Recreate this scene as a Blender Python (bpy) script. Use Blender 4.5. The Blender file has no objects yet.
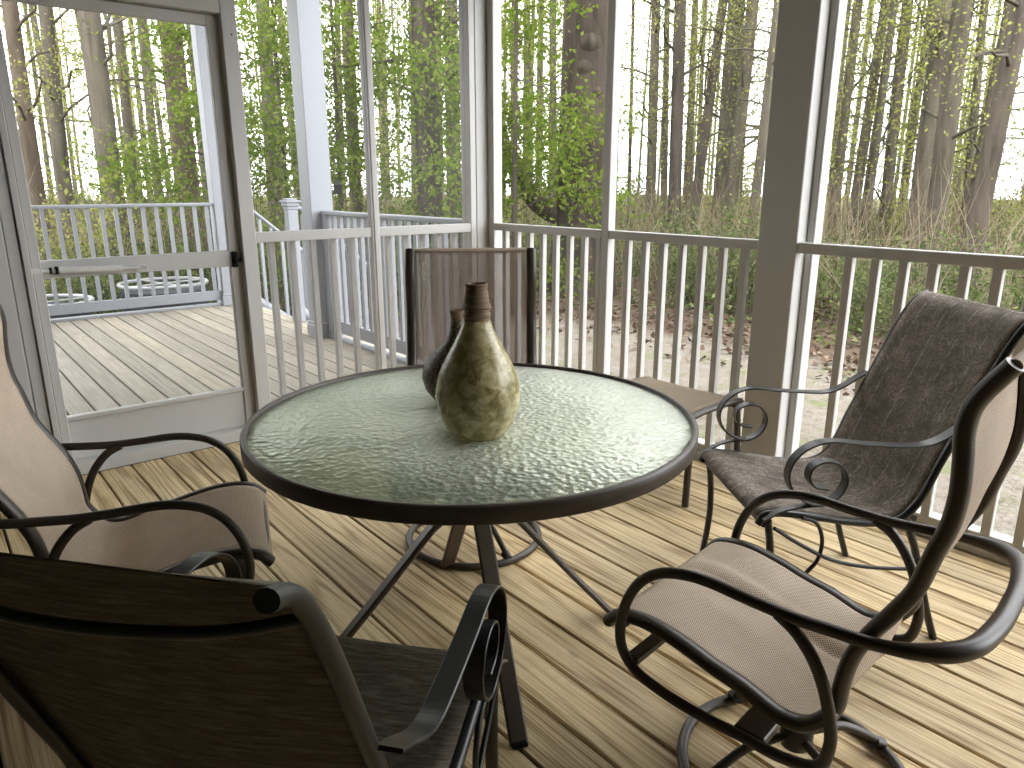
import bpy, bmesh, math, random
import numpy as np
from mathutils import Vector, Matrix

SC = bpy.context.scene
COL = SC.collection
PI = math.pi
CAM = np.array([-2.898, -3.810, 1.34])
GZ = -0.5                                  # garden level below the deck boards


# ------------------------------------------------------------------ materials
class NT:
    def __init__(self, name):
        self.m = bpy.data.materials.new(name)
        self.m.use_nodes = True
        self.t = self.m.node_tree
        self.t.nodes.clear()
        self.out = self.n('ShaderNodeOutputMaterial')

    def n(self, kind, **kw):
        nd = self.t.nodes.new(kind)
        for k, v in kw.items():
            if k.startswith('i_'):
                key = k[2:]
                key = int(key) if key.isdigit() else key.replace('_', ' ')
                nd.inputs[key].default_value = v
            else:
                setattr(nd, k, v)
        return nd

    def l(self, a, b):
        self.t.links.new(a, b)

    def math(self, op, a, b=None, c=None):
        nd = self.n('ShaderNodeMath', operation=op)
        for i, x in enumerate((a, b, c)):
            if x is None:
                continue
            if isinstance(x, (int, float)):
                nd.inputs[i].default_value = x
            else:
                self.l(x, nd.inputs[i])
        return nd.outputs[0]

    def ramp(self, fac, stops, interp='LINEAR'):
        nd = self.n('ShaderNodeValToRGB')
        cr = nd.color_ramp
        cr.interpolation = interp
        while len(cr.elements) < len(stops):
            cr.elements.new(0.5)
        for e, (p, c) in zip(cr.elements, stops):
            e.position = p
            e.color = (*c, 1)
        self.l(fac, nd.inputs[0])
        return nd.outputs[0]

    def mix(self, fac, a, b, mode='MIX'):
        nd = self.n('ShaderNodeMix', data_type='RGBA', blend_type=mode)
        for s, x in ((nd.inputs[0], fac), (nd.inputs[6], a), (nd.inputs[7], b)):
            if isinstance(x, (int, float)):
                s.default_value = x
            elif isinstance(x, tuple):
                s.default_value = (*x, 1)
            else:
                self.l(x, s)
        return nd.outputs[2]

    def noise(self, vec, scale, detail=3, rough=.55, dist=0.0):
        nd = self.n('ShaderNodeTexNoise')
        nd.inputs['Scale'].default_value = scale
        nd.inputs['Detail'].default_value = detail
        nd.inputs['Roughness'].default_value = rough
        nd.inputs['Distortion'].default_value = dist
        if vec is not None:
            self.l(vec, nd.inputs['Vector'])
        return nd.outputs['Fac']

    def mapping(self, vec, scale=(1, 1, 1), loc=(0, 0, 0), rot=(0, 0, 0)):
        nd = self.n('ShaderNodeMapping')
        nd.inputs['Scale'].default_value = scale
        nd.inputs['Location'].default_value = loc
        nd.inputs['Rotation'].default_value = rot
        self.l(vec, nd.inputs['Vector'])
        return nd.outputs[0]

    def coord(self, which='Object'):
        return self.n('ShaderNodeTexCoord').outputs[which]

    def bump(self, h, strength=.3, dist=.01):
        nd = self.n('ShaderNodeBump')
        nd.inputs['Strength'].default_value = strength
        nd.inputs['Distance'].default_value = dist
        self.l(h, nd.inputs['Height'])
        return nd.outputs[0]

    def principled(self, color, rough=.5, metal=0.0, spec=.5, normal=None):
        nd = self.n('ShaderNodeBsdfPrincipled')
        for key, x in (('Base Color', color), ('Roughness', rough), ('Metallic', metal), ('Specular IOR Level', spec)):
            s = nd.inputs[key]
            if isinstance(x, tuple):
                s.default_value = (*x, 1)
            elif isinstance(x, (int, float)):
                s.default_value = x
            else:
                self.l(x, s)
        if normal is not None:
            self.l(normal, nd.inputs['Normal'])
        return nd.outputs[0]

    def done(self, shader):
        self.l(shader, self.out.inputs['Surface'])
        return self.m


def mat_paint(name, col, rough=.5, grain=.04):
    t = NT(name)
    n = t.noise(t.mapping(t.coord(), (6, 6, 1.2)), 5, 4)
    c = t.mix(n, tuple(x * (1 - grain) for x in col), tuple(min(1, x * (1 + grain)) for x in col))
    return t.done(t.principled(c, rough, 0, .35, t.bump(n, .05, .004)))


def mat_metal(name, col, rough=.4, spec=.5):
    t = NT(name)
    n = t.noise(t.coord(), 60, 2)
    c = t.mix(n, tuple(x * .85 for x in col), tuple(x * 1.15 for x in col))
    return t.done(t.principled(c, rough, 0.0, spec, t.bump(n, .05, .001)))


def mat_deck(name, dark, mid, light, stain, weather, rings=.42):
    """pressure treated pine boards running along y: every board is a mesh island of its own"""
    t = NT(name)
    co = t.coord()
    rnd = t.n('ShaderNodeNewGeometry').outputs['Random Per Island']
    off = t.n('ShaderNodeCombineXYZ')
    t.l(t.math('MULTIPLY', rnd, 7.3), off.inputs[0])
    t.l(t.math('MULTIPLY', rnd, 31.7), off.inputs[1])
    t.l(t.math('MULTIPLY', rnd, 5.1), off.inputs[2])
    add = t.n('ShaderNodeVectorMath', operation='ADD')
    t.l(co, add.inputs[0])
    t.l(off.outputs[0], add.inputs[1])
    v = add.outputs[0]
    # growth rings: a slow field sliced into bands
    fld = t.noise(t.mapping(v, (4.2, .22, 1)), 1.5, 1.5, .4, .25)
    fine = t.noise(t.mapping(v, (60, 1.5, 1)), 2.0, 4, .6)
    ring = t.math('SINE', t.math('ADD', t.math('MULTIPLY', fld, 85.0), t.math('MULTIPLY', fine, 2.2)))
    ring = t.math('MULTIPLY_ADD', ring, .5, .5)
    ring = t.math('POWER', ring, 3.0)
    straight = t.ramp(t.noise(t.mapping(v, (70, .7, 1)), 2.2, 3, .65), [(.36, (0, 0, 0)), (.62, (1, 1, 1))])
    g = t.math('MULTIPLY_ADD', ring, rings, t.math('MULTIPLY', straight, .62 + (.42 - rings)))
    c = t.ramp(g, [(.1, light), (.45, mid), (.95, dark)])
    # knots
    vor = t.n('ShaderNodeTexVoronoi')
    vor.inputs['Scale'].default_value = 2.3
    t.l(t.mapping(v, (1.9, .8, 1)), vor.inputs['Vector'])
    kn = t.ramp(vor.outputs['Distance'], [(.02, (1, 1, 1)), (.07, (0, 0, 0))])
    c = t.mix(t.math('MULTIPLY', kn, .75), c, tuple(x * .4 for x in dark))
    # board to board tone, damp stains
    tone = t.ramp(rnd, [(0, (.80, .78, .76)), (.5, (1, 1, 1)), (1, (1.12, 1.08, 1.0))])
    c = t.mix(1.0, c, tone, 'MULTIPLY')
    st = t.ramp(t.noise(t.mapping(co, (2.6, 1.3, 1)), 2.2, 5, .65), [(.46, (0, 0, 0)), (.7, (1, 1, 1))])
    c = t.mix(t.math('MULTIPLY', st, weather), c, stain)
    nrm = t.bump(t.math('ADD', g, t.math('MULTIPLY', straight, .4)), .25, .003)
    return t.done(t.principled(c, .62, 0, .35, nrm))


def mat_sling(name, ca, cb, pitch, see=.0, contrast=1.0, vary=.06):
    """woven mesh: u across the seat, v along it, both in metres"""
    t = NT(name)
    uv = t.n('ShaderNodeUVMap').outputs[0]
    sep = t.n('ShaderNodeSeparateXYZ')
    t.l(uv, sep.inputs[0])
    k = 2 * PI / pitch
    row = t.math('FLOOR', t.math('DIVIDE', sep.outputs[1], pitch * .5))
    a = t.math('SINE', t.math('ADD', t.math('MULTIPLY', sep.outputs[0], k), t.math('MULTIPLY', row, PI)))
    b = t.math('SINE', t.math('MULTIPLY', sep.outputs[1], k * 2))
    w = t.math('MULTIPLY_ADD', t.math('ADD', a, t.math('MULTIPLY', b, .6)), .3 * contrast, .5)
    n = t.noise(uv, 9, 3)
    c = t.ramp(w, [(.2, ca), (.75, cb)])
    c = t.mix(1.0, c, t.ramp(n, [(.3, (1 - vary,) * 3), (.7, (1 + vary,) * 3)]), 'MULTIPLY')
    sh = t.principled(c, .8, 0, .25, t.bump(w, .35, .0012))
    tr = t.n('ShaderNodeBsdfTranslucent')
    t.l(c, tr.inputs[0])
    mx = t.n('ShaderNodeMixShader')
    mx.inputs[0].default_value = .14
    t.l(sh, mx.inputs[1])
    t.l(tr.outputs[0], mx.inputs[2])
    o = mx.outputs[0]
    if see > 0:
        tp = t.n('ShaderNodeBsdfTransparent')
        m2 = t.n('ShaderNodeMixShader')
        m2.inputs[0].default_value = see
        t.l(o, m2.inputs[1])
        t.l(tp.outputs[0], m2.inputs[2])
        o = m2.outputs[0]
    return t.done(o)


def mat_brocade(name):
    """dark brown sling with a faded swirling leaf weave and pale dashed lines of painted-in light"""
    t = NT(name)
    uv = t.n('ShaderNodeUVMap').outputs[0]
    sep = t.n('ShaderNodeSeparateXYZ')
    t.l(uv, sep.inputs[0])
    warp = t.noise(uv, 26, 3, .55)
    big = t.n('ShaderNodeTexNoise')
    big.inputs['Scale'].default_value = 10
    big.inputs['Detail'].default_value = 5
    big.inputs['Roughness'].default_value = .6
    big.inputs['Distortion'].default_value = 2.2
    t.l(uv, big.inputs['Vector'])
    veins = t.ramp(t.math('PINGPONG', t.math('MULTIPLY_ADD', big.outputs['Fac'], 9, warp), .5), [(.05, (0, 0, 0)), (.5, (1, 1, 1))])
    patch = t.ramp(t.noise(uv, 11, 5, .7), [(.36, (0, 0, 0)), (.66, (1, 1, 1))])
    speck = t.noise(t.mapping(uv, (1, .6, 1)), 220, 2)
    f = t.math('MULTIPLY', t.math('MULTIPLY', veins, patch), t.math('MULTIPLY_ADD', speck, 1.2, .1))
    c = t.mix(f, (.12, .095, .07), (.66, .58, .49))
    c = t.mix(t.math('MULTIPLY', patch, .35), c, (.23, .185, .145))
    st = t.math('PINGPONG', t.math('ADD', sep.outputs[0], .055), .055)
    line = t.math('MULTIPLY', t.math('LESS_THAN', st, .0028), t.ramp(t.noise(t.mapping(uv, (3, 30, 1)), 3, 3), [(.42, (0, 0, 0)), (.56, (1, 1, 1))]))  # dashed lines: light passing through the sling, put into the colour
    c = t.mix(t.math('MULTIPLY', line, .42), c, (.62, .60, .55))
    return t.done(t.principled(c, .75, 0, .3, t.bump(speck, .15, .001)))


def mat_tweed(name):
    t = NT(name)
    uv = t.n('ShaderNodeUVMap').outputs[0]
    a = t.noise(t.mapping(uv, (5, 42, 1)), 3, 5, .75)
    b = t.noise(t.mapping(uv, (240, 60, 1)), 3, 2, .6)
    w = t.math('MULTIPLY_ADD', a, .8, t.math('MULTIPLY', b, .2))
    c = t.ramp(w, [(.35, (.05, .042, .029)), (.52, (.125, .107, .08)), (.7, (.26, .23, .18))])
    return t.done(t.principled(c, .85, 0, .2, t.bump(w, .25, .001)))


def mat_glass_top(name):
    """obscure patio glass: rippled, pale green, hazy to look through"""
    t = NT(name)
    co = t.coord()
    v1 = t.n('ShaderNodeTexVoronoi', feature='SMOOTH_F1')
    v1.inputs['Scale'].default_value = 62
    v1.inputs['Smoothness'].default_value = .7
    t.l(t.mapping(co, (1, 1, 1), (0, 0, 0), (0, 0, .66)), v1.inputs['Vector'])
    n1 = t.noise(co, 55, 2, .5, .6)
    h = t.math('ADD', v1.outputs['Distance'], t.math('MULTIPLY', n1, .9))
    tone = t.ramp(h, [(.3, (.56, .60, .46)), (.55, (.86, .91, .76)), (.85, (.97, .99, .88))])
    nb = t.bump(h, .8, .0075)
    lw = t.n('ShaderNodeLayerWeight')
    lw.inputs['Blend'].default_value = .5
    t.l(nb, lw.inputs['Normal'])
    fres = t.math('MULTIPLY_ADD', t.math('POWER', lw.outputs['Facing'], 2.3), .62, .05)
    gl = t.n('ShaderNodeBsdfGlossy')
    gl.inputs['Roughness'].default_value = .34
    gl.inputs['Color'].default_value = (.92, .96, .84, 1)
    t.l(nb, gl.inputs['Normal'])
    rf = t.n('ShaderNodeBsdfTransparent')
    rf.inputs['Color'].default_value = (.84, .92, .86, 1)
    df = t.n('ShaderNodeBsdfTranslucent')
    df.inputs['Color'].default_value = (.72, .80, .72, 1)
    d2 = t.n('ShaderNodeBsdfDiffuse')
    t.l(tone, d2.inputs['Color'])
    t.l(nb, d2.inputs['Normal'])
    m0 = t.n('ShaderNodeMixShader')
    m0.inputs[0].default_value = .92
    t.l(df.outputs[0], m0.inputs[1])
    t.l(d2.outputs[0], m0.inputs[2])
    m1 = t.n('ShaderNodeMixShader')
    m1.inputs[0].default_value = .5
    t.l(rf.outputs[0], m1.inputs[1])
    t.l(m0.outputs[0], m1.inputs[2])
    m2 = t.n('ShaderNodeMixShader')
    t.l(fres, m2.inputs[0])
    t.l(m1.outputs[0], m2.inputs[1])
    t.l(gl.outputs[0], m2.inputs[2])
    return t.done(m2.outputs[0])


def mat_screen(name):
    t = NT(name)
    tp = t.n('ShaderNodeBsdfTransparent')
    df = t.n('ShaderNodeBsdfDiffuse')
    df.inputs['Color'].default_value = (.22, .22, .21, 1)
    mx = t.n('ShaderNodeMixShader')
    mx.inputs[0].default_value = .10
    t.l(tp.outputs[0], mx.inputs[1])
    t.l(df.outputs[0], mx.inputs[2])
    return t.done(mx.outputs[0])


def mat_glaze(name):
    t = NT(name)
    co = t.coord()
    a = t.noise(co, 24, 3, .55, 1.3)
    b = t.noise(co, 70, 3, .6, .6)
    f = t.math('MULTIPLY_ADD', a, .75, t.math('MULTIPLY', b, .25))
    c = t.ramp(f, [(.38, (.20, .165, .06)), (.5, (.42, .36, .17)), (.6, (.60, .53, .31)), (.75, (.70, .64, .44))])
    g = t.noise(co, 9, 2)
    c = t.mix(t.ramp(g, [(.45, (0, 0, 0)), (.7, (.6, .6, .6))]), c, (.33, .30, .15))
    return t.done(t.principled(c, .27, 0, .5, t.bump(a, .06, .003)))


def mat_net_pot(name):
    t = NT(name)
    co = t.coord()
    v = t.n('ShaderNodeTexVoronoi', feature='DISTANCE_TO_EDGE')
    v.inputs['Scale'].default_value = 75
    t.l(co, v.inputs['Vector'])
    n = t.noise(co, 20, 3)
    c = t.mix(n, (.10, .075, .045), (.20, .16, .10))
    c = t.mix(t.ramp(v.outputs['Distance'], [(.06, (1, 1, 1)), (.14, (0, 0, 0))]), c, (.03, .022, .014))
    return t.done(t.principled(c, .5, 0, .4))


def mat_bark(name, a, b, scale=9, green=0.0):
    t = NT(name)
    co = t.coord()
    rnd = t.n('ShaderNodeObjectInfo').outputs['Random']
    n = t.noise(t.mapping(co, (1, 1, .16)), scale, 5, .65, .4)
    c = t.ramp(n, [(.32, a), (.62, b)])
    big = t.noise(co, .7, 3)
    c = t.mix(t.ramp(big, [(.45, (0, 0, 0)), (.7, (.5, .5, .5))]), c, tuple(min(1, x * 1.3) for x in b))
    if green:
        gm = t.ramp(t.noise(co, 1.7, 4, .7), [(.5, (0, 0, 0)), (.72, (green,) * 3)])
        c = t.mix(gm, c, (.07, .08, .034))
    c = t.mix(1.0, c, t.ramp(rnd, [(0, (.82, .80, .78)), (1, (1.15, 1.12, 1.08))]), 'MULTIPLY')
    return t.done(t.principled(c, .9, 0, .1, t.bump(n, .6, .03)))


def mat_leaf(name, stops, trans=.5):
    t = NT(name)
    rnd = t.n('ShaderNodeNewGeometry').outputs['Random Per Island']
    c = t.ramp(rnd, stops)
    df = t.n('ShaderNodeBsdfDiffuse')
    tr = t.n('ShaderNodeBsdfTranslucent')
    t.l(c, df.inputs[0])
    t.l(c, tr.inputs[0])
    mx = t.n('ShaderNodeMixShader')
    mx.inputs[0].default_value = trans
    t.l(df.outputs[0], mx.inputs[1])
    t.l(tr.outputs[0], mx.inputs[2])
    return t.done(mx.outputs[0])


def mat_ground(name):
    t = NT(name)
    co = t.coord()
    sep = t.n('ShaderNodeSeparateXYZ')
    t.l(co, sep.inputs[0])
    n1 = t.noise(co, .8, 4, .6)
    n2 = t.noise(co, 9, 5, .7)
    n3 = t.noise(co, 38, 4, .7)
    sand = t.ramp(t.math('MULTIPLY_ADD', n2, .5, t.math('MULTIPLY', n3, .5)), [(.36, (0.069, 0.055, 0.039)), (.47, (0.137, 0.120, 0.097)), (.62, (0.200, 0.183, 0.160))])
    moss = t.ramp(t.noise(co, 3.1, 4, .65), [(.52, (0, 0, 0)), (.66, (.8, .8, .8))])
    sand = t.mix(moss, sand, (0.097, 0.114, 0.043))
    lit = t.ramp(n3, [(.3, (0.026, 0.017, 0.012)), (.5, (0.074, 0.051, 0.034)), (.68, (0.149, 0.114, 0.083))])
    grn = t.ramp(n2, [(.35, (0.043, 0.051, 0.017)), (.55, (0.108, 0.108, 0.051)), (.7, (0.160, 0.143, 0.088))])
    # pale trodden sand along the porch, litter past it, mixed undergrowth beyond
    xx = t.math('MULTIPLY_ADD', n1, 1.6, sep.outputs[0])
    m_l = t.ramp(t.math('DIVIDE', xx, 10.0), [(.50, (0, 0, 0)), (.56, (1, 1, 1))])
    yy = t.math('MULTIPLY_ADD', n1, 1.4, sep.outputs[1])
    m_y = t.ramp(t.math('DIVIDE', yy, 10.0), [(.42, (0, 0, 0)), (.52, (1, 1, 1))])
    m_l = t.math('MAXIMUM', m_l, m_y)
    far = t.ramp(t.math('DIVIDE', t.math('MAXIMUM', xx, yy), 20.0), [(.42, (0, 0, 0)), (.55, (1, 1, 1))])
    c = t.mix(m_l, sand, lit)
    c = t.mix(t.math('MULTIPLY', far, .8), c, grn)
    return t.done(t.principled(c, .95, 0, .1, t.bump(n3, .6, .03)))


M = {}
M['white'] = mat_paint('white_trim_paint', (.50, .495, .475), .42, .02)
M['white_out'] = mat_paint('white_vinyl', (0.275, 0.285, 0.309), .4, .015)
M['siding'] = mat_paint('brown_siding', (.035, .031, .022), .6, .03)
M['ceil'] = mat_paint('ceiling_paint', (.17, .16, .13), .6, .02)
M['deck'] = mat_deck('treated_pine', (.27, .175, .078), (.60, .465, .255), (.73, .60, .365), (.27, .20, .125), .45)
M['deck_out'] = mat_deck('weathered_pine', (0.227, 0.201, 0.155), (0.325, 0.295, 0.234), (0.386, 0.355, 0.299), (0.219, 0.204, 0.151), .6, .14)
M['bronze'] = mat_metal('bronze_tube', (0.044, 0.034, 0.024), .38, .5)
M['rim'] = mat_metal('table_bronze', (.075, .060, .046), .42, .5)
M['iron'] = mat_metal('black_iron', (.016, .017, .016), .33, .5)
M['steel'] = mat_metal('closer_grey', (.60, .60, .58), .35, .5)
M['black'] = mat_metal('black_plastic', (.010, .010, .010), .5, .08)
M['tan'] = mat_sling('tan_sling', (.26, .195, .14), (.90, .76, .60), .0068, .0, 1.25)
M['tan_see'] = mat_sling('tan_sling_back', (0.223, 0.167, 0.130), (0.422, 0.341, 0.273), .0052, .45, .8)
M['brocade'] = mat_brocade('brown_leaf_sling')
M['tweed'] = mat_tweed('brown_tweed_sling')
M['ottoman'] = mat_sling('ottoman_sling', (0.216, 0.173, 0.115), (0.346, 0.281, 0.194), .004, .0, .6)
M['glass'] = mat_glass_top('rippled_glass')
M['screen'] = mat_screen('insect_screen')
M['glaze'] = mat_glaze('olive_glaze')
M['neck'] = mat_metal('brown_cord', (.21, .14, .085), .6, .3)
M['netpot'] = mat_net_pot('brown_netted_pot')
M['bark'] = mat_bark('grey_bark', (0.038, 0.033, 0.025), (0.094, 0.084, 0.066), 8, .45)
M['bark_dark'] = mat_bark('dark_bark', (0.027, 0.023, 0.018), (0.071, 0.060, 0.050), 8, .25)
M['bark_red'] = mat_bark('reddish_bark', (0.042, 0.031, 0.023), (0.101, 0.080, 0.060), 7, .25)
M['oak'] = mat_bark('oak_bark', (0.021, 0.017, 0.013), (0.066, 0.053, 0.042), 7, .2)
M['maple_leaf'] = mat_leaf('bright_maple_leaf', [(0, (0.056, 0.101, 0.009)), (.5, (0.109, 0.154, 0.020)), (1, (0.178, 0.208, 0.053))], .5)
M['young_leaf'] = mat_leaf('young_yellow_leaf', [(0, (0.124, 0.154, 0.026)), (.5, (0.221, 0.235, 0.054)), (1, (0.317, 0.317, 0.117))], .5)
M['shrub_leaf'] = mat_leaf('shrub_leaf', [(0, (0.040, 0.070, 0.016)), (.5, (0.089, 0.118, 0.035)), (1, (0.172, 0.186, 0.086))], .4)
M['dry'] = mat_leaf('dry_twig', [(0, (0.099, 0.073, 0.046)), (.5, (0.195, 0.157, 0.101)), (1, (0.294, 0.259, 0.181))], .15)
M['dead_leaf'] = mat_leaf('dead_leaf', [(0, (0.040, 0.024, 0.015)), (.5, (0.092, 0.062, 0.042)), (1, (0.172, 0.134, 0.102))], .1)
M['ground'] = mat_ground('forest_floor')
M['louver'] = mat_metal('dark_louver', (.035, .04, .045), .6, .08)
M['unit'] = mat_metal('unit_pale_metal', (.25, .255, .25), .45, .4)
M['concrete'] = mat_paint('concrete_pad', (.42, .41, .38), .8, .08)


# ------------------------------------------------------------------ mesh tools
def crv(pts, n=6, closed=False):
    """Catmull-Rom through pts"""
    P = [np.array(p, float) for p in pts]
    N = len(P)
    out = []
    segs = N if closed else N - 1
    for i in range(segs):
        p1, p2 = P[i], P[(i + 1) % N]
        p0 = P[i - 1] if (i > 0 or closed) else 2 * p1 - p2
        p3 = P[(i + 2) % N] if (i + 2 < N or closed) else 2 * p2 - p1
        for k in range(n):
            t = k / n
            out.append(.5 * (2 * p1 + (p2 - p0) * t + (2 * p0 - 5 * p1 + 4 * p2 - p3) * t * t + (3 * p1 - p0 - 3 * p2 + p3) * t ** 3))
    if not closed:
        out.append(P[-1])
    return out


def unit(v):
    n = np.linalg.norm(v)
    return v / n if n > 1e-9 else v


class MB:
    def __init__(self):
        self.v, self.f, self.s, self.uv = [], [], [], []

    def add(self, verts, faces, smooth=False, uvs=None):
        b = len(self.v)
        self.v += [tuple(map(float, p)) for p in verts]
        self.uv += uvs if uvs is not None else [(0., 0.)] * len(verts)
        for fc in faces:
            self.f.append(tuple(b + i for i in fc))
            self.s.append(smooth)
        return self

    def box(self, x0, x1, y0, y1, z0, z1, ch=.003, mat=None):
        """box with chamfered edges; mat: optional 4x4 applied afterwards"""
        cx, cy, cz = (x0 + x1) / 2, (y0 + y1) / 2, (z0 + z1) / 2
        h = [abs(x1 - x0) / 2, abs(y1 - y0) / 2, abs(z1 - z0) / 2]
        c = min(ch, *[q * .45 for q in h])
        idx, vs = {}, []
        for sx in (-1, 1):
            for sy in (-1, 1):
                for sz in (-1, 1):
                    for a in range(3):
                        d = [h[0] - c, h[1] - c, h[2] - c]
                        d[a] = h[a]
                        idx[(sx, sy, sz, a)] = len(vs)
                        vs.append((cx + sx * d[0], cy + sy * d[1], cz + sz * d[2]))
        fs = []
        for a in range(3):
            b, e = (a + 1) % 3, (a + 2) % 3
            for s in (-1, 1):
                q = []
                for sb, se in ((-1, -1), (1, -1), (1, 1), (-1, 1)):
                    k = [0, 0, 0]
                    k[a], k[b], k[e] = s, sb, se
                    q.append(idx[(*k, a)])
                fs.append(q if s > 0 else q[::-1])
            for sb in (-1, 1):
                for se in (-1, 1):
                    q = []
                    for sa, ax in ((-1, b), (1, b), (1, e), (-1, e)):
                        k = [0, 0, 0]
                        k[a], k[b], k[e] = sa, sb, se
                        q.append(idx[(*k, ax)])
                    fs.append(q if sb * se < 0 else q[::-1])
        for sx in (-1, 1):
            for sy in (-1, 1):
                for sz in (-1, 1):
                    q = [idx[(sx, sy, sz, a)] for a in range(3)]
                    fs.append(q if sx * sy * sz > 0 else q[::-1])
        if mat is not None:
            vs = [tuple(mat @ Vector(p)) for p in vs]
        return self.add(vs, fs)

    def tube(self, path, r, n=10, closed=False, side=None, flat=None):
        """round tube; with side+flat an oval bar: flat = half size along `side`, r = half size across"""
        P = [np.array(p, float) for p in path]
        N = len(P)
        R = [r] * N if isinstance(r, (int, float)) else list(r)
        vs, prev = [], None
        for i in range(N):
            if closed:
                t = unit(P[(i + 1) % N] - P[i - 1])
            else:
                t = unit(P[min(i + 1, N - 1)] - P[max(i - 1, 0)])
            if side is not None:
                u = np.array(side, float)
                u = unit(u - t * (u @ t))
            elif prev is None:
                u = np.array([0, 0, 1.]) if abs(t[2]) < .9 else np.array([1., 0, 0])
                u = unit(u - t * (u @ t))
            else:
                u = unit(prev - t * (prev @ t))
            prev = u
            w = np.cross(t, u)
            ru = flat if flat is not None else R[i]
            for k in range(n):
                a = 2 * PI * k / n
                vs.append(P[i] + u * math.cos(a) * ru + w * math.sin(a) * R[i])
        fs = []
        for i in range(N if closed else N - 1):
            j = (i + 1) % N
            for k in range(n):
                l = (k + 1) % n
                fs.append((i * n + k, i * n + l, j * n + l, j * n + k))
        self.add(vs, fs, True)
        if not closed:
            self.add(vs[:n], [tuple(range(n))[::-1]])
            self.add(vs[-n:], [tuple(range(n))])
        return self

    def strap(self, path, w, t, side):
        """flat bar: width w along `side`, thickness t"""
        P = [np.array(p, float) for p in path]
        N = len(P)
        s = unit(np.array(side, float))
        vs = []
        for i in range(N):
            tg = unit(P[min(i + 1, N - 1)] - P[max(i - 1, 0)])
            s2 = unit(s - tg * (s @ tg))
            nm = np.cross(tg, s2)
            e = w / 2 - t * .3
            for a, b in ((w / 2, -.2), (e, -.5), (-e, -.5), (-w / 2, -.2), (-w / 2, .2), (-e, .5), (e, .5), (w / 2, .2)):
                vs.append(P[i] + s2 * a + nm * b * t)
        fs = []
        for i in range(N - 1):
            for k in range(8):
                l = (k + 1) % 8
                fs.append((i * 8 + k, i * 8 + l, (i + 1) * 8 + l, (i + 1) * 8 + k))
        fs.append(tuple(range(8))[::-1])
        fs.append(tuple((N - 1) * 8 + k for k in range(8)))
        return self.add(vs, fs)

    def lathe(self, prof, n=40, c=(0, 0, 0), close=False):
        vs, fs = [], []
        for r, z in prof:
            for k in range(n):
                a = 2 * PI * k / n
                vs.append((c[0] + r * math.cos(a), c[1] + r * math.sin(a), c[2] + z))
        m = len(prof)
        for i in range(m if close else m - 1):
            j = (i + 1) % m
            for k in range(n):
                l = (k + 1) % n
                fs.append((i * n + k, i * n + l, j * n + l, j * n + k))
        self.add(vs, fs, True)
        if not close:
            if prof[0][0] > 1e-4:
                self.add(vs[:n], [tuple(range(n))[::-1]])
            if prof[-1][0] > 1e-4:
                self.add(vs[-n:], [tuple(range(n))])
        return self

    def sheet(self, grid, uvs, th=.002):
        """grid[i][j] of points -> closed thin cloth"""
        m, n = len(grid), len(grid[0])
        G = np.array(grid, float)
        nr = np.zeros_like(G)
        for i in range(m):
            for j in range(n):
                a = G[min(i + 1, m - 1), j] - G[max(i - 1, 0), j]
                b = G[i, min(j + 1, n - 1)] - G[i, max(j - 1, 0)]
                nr[i, j] = unit(np.cross(a, b))
        top = (G + nr * th / 2).reshape(-1, 3)
        bot = (G - nr * th / 2).reshape(-1, 3)
        u = [tuple(q) for row in uvs for q in row]
        N = m * n
        fs = []
        for i in range(m - 1):
            for j in range(n - 1):
                a, b, c, d = i * n + j, (i + 1) * n + j, (i + 1) * n + j + 1, i * n + j + 1
                fs.append((a, b, c, d))
                fs.append((N + d, N + c, N + b, N + a))
        rim = [(i, 0) for i in range(m)] + [(m - 1, j) for j in range(1, n)] + [(i, n - 1) for i in range(m - 2, -1, -1)] + [(0, j) for j in range(n - 2, 0, -1)]
        for (a, b), (c, d) in zip(rim, rim[1:] + rim[:1]):
            p, q = a * n + b, c * n + d
            fs.append((p, p + N, q + N, q))
        return self.add(list(top) + list(bot), fs, True, u + u)

    def obj(self, name, mat, parent=None, loc=None, fix=True):
        me = bpy.data.meshes.new(name)
        me.from_pydata(self.v, [], self.f)
        me.polygons.foreach_set('use_smooth', self.s)
        if fix:
            bm = bmesh.new()
            bm.from_mesh(me)
            bmesh.ops.recalc_face_normals(bm, faces=bm.faces)
            bm.to_mesh(me)
            bm.free()
        if any(q != (0., 0.) for q in self.uv):
            uvl = me.uv_layers.new(name='UVMap')
            li = np.empty(len(me.loops), dtype=np.int32)
            me.loops.foreach_get('vertex_index', li)
            uvl.data.foreach_set('uv', np.array(self.uv, dtype=np.float32)[li].ravel())
        me.materials.append(mat)
        me.update()
        o = bpy.data.objects.new(name, me)
        COL.objects.link(o)
        if parent is not None:
            o.parent = parent
        if loc is not None:
            o.location = loc
        return o


def tag(o, label, cat, group=None, kind=None):
    o['label'] = label
    o['category'] = cat
    if group:
        o['group'] = group
    if kind:
        o['kind'] = kind
    return o


def thing(name, label, cat, loc=(0, 0, 0), rz=0.0, group=None):
    o = bpy.data.objects.new(name, None)
    o.empty_display_size = .1
    COL.objects.link(o)
    o.location = loc
    o.rotation_euler = (0, 0, rz)
    return tag(o, label, cat, group)


def struct(o, label, cat):
    return tag(o, label, cat, kind='structure')


def copy_tree(o, parent=None, n=0):
    c = o.copy()
    COL.objects.link(c)
    if parent is not None:
        c.parent = parent
    for ch in list(KIDS.get(o.name, [])):
        copy_tree(ch, c, n + 1)
    return c


KIDS = {}


def kids_of(o):
    """remember the children of a source thing (o.children walks the whole scene)"""
    KIDS[o.name] = [c for c in bpy.data.objects if c.parent == o]
    for c in KIDS[o.name]:
        KIDS[c.name] = [d for d in bpy.data.objects if d.parent == c]


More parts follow.
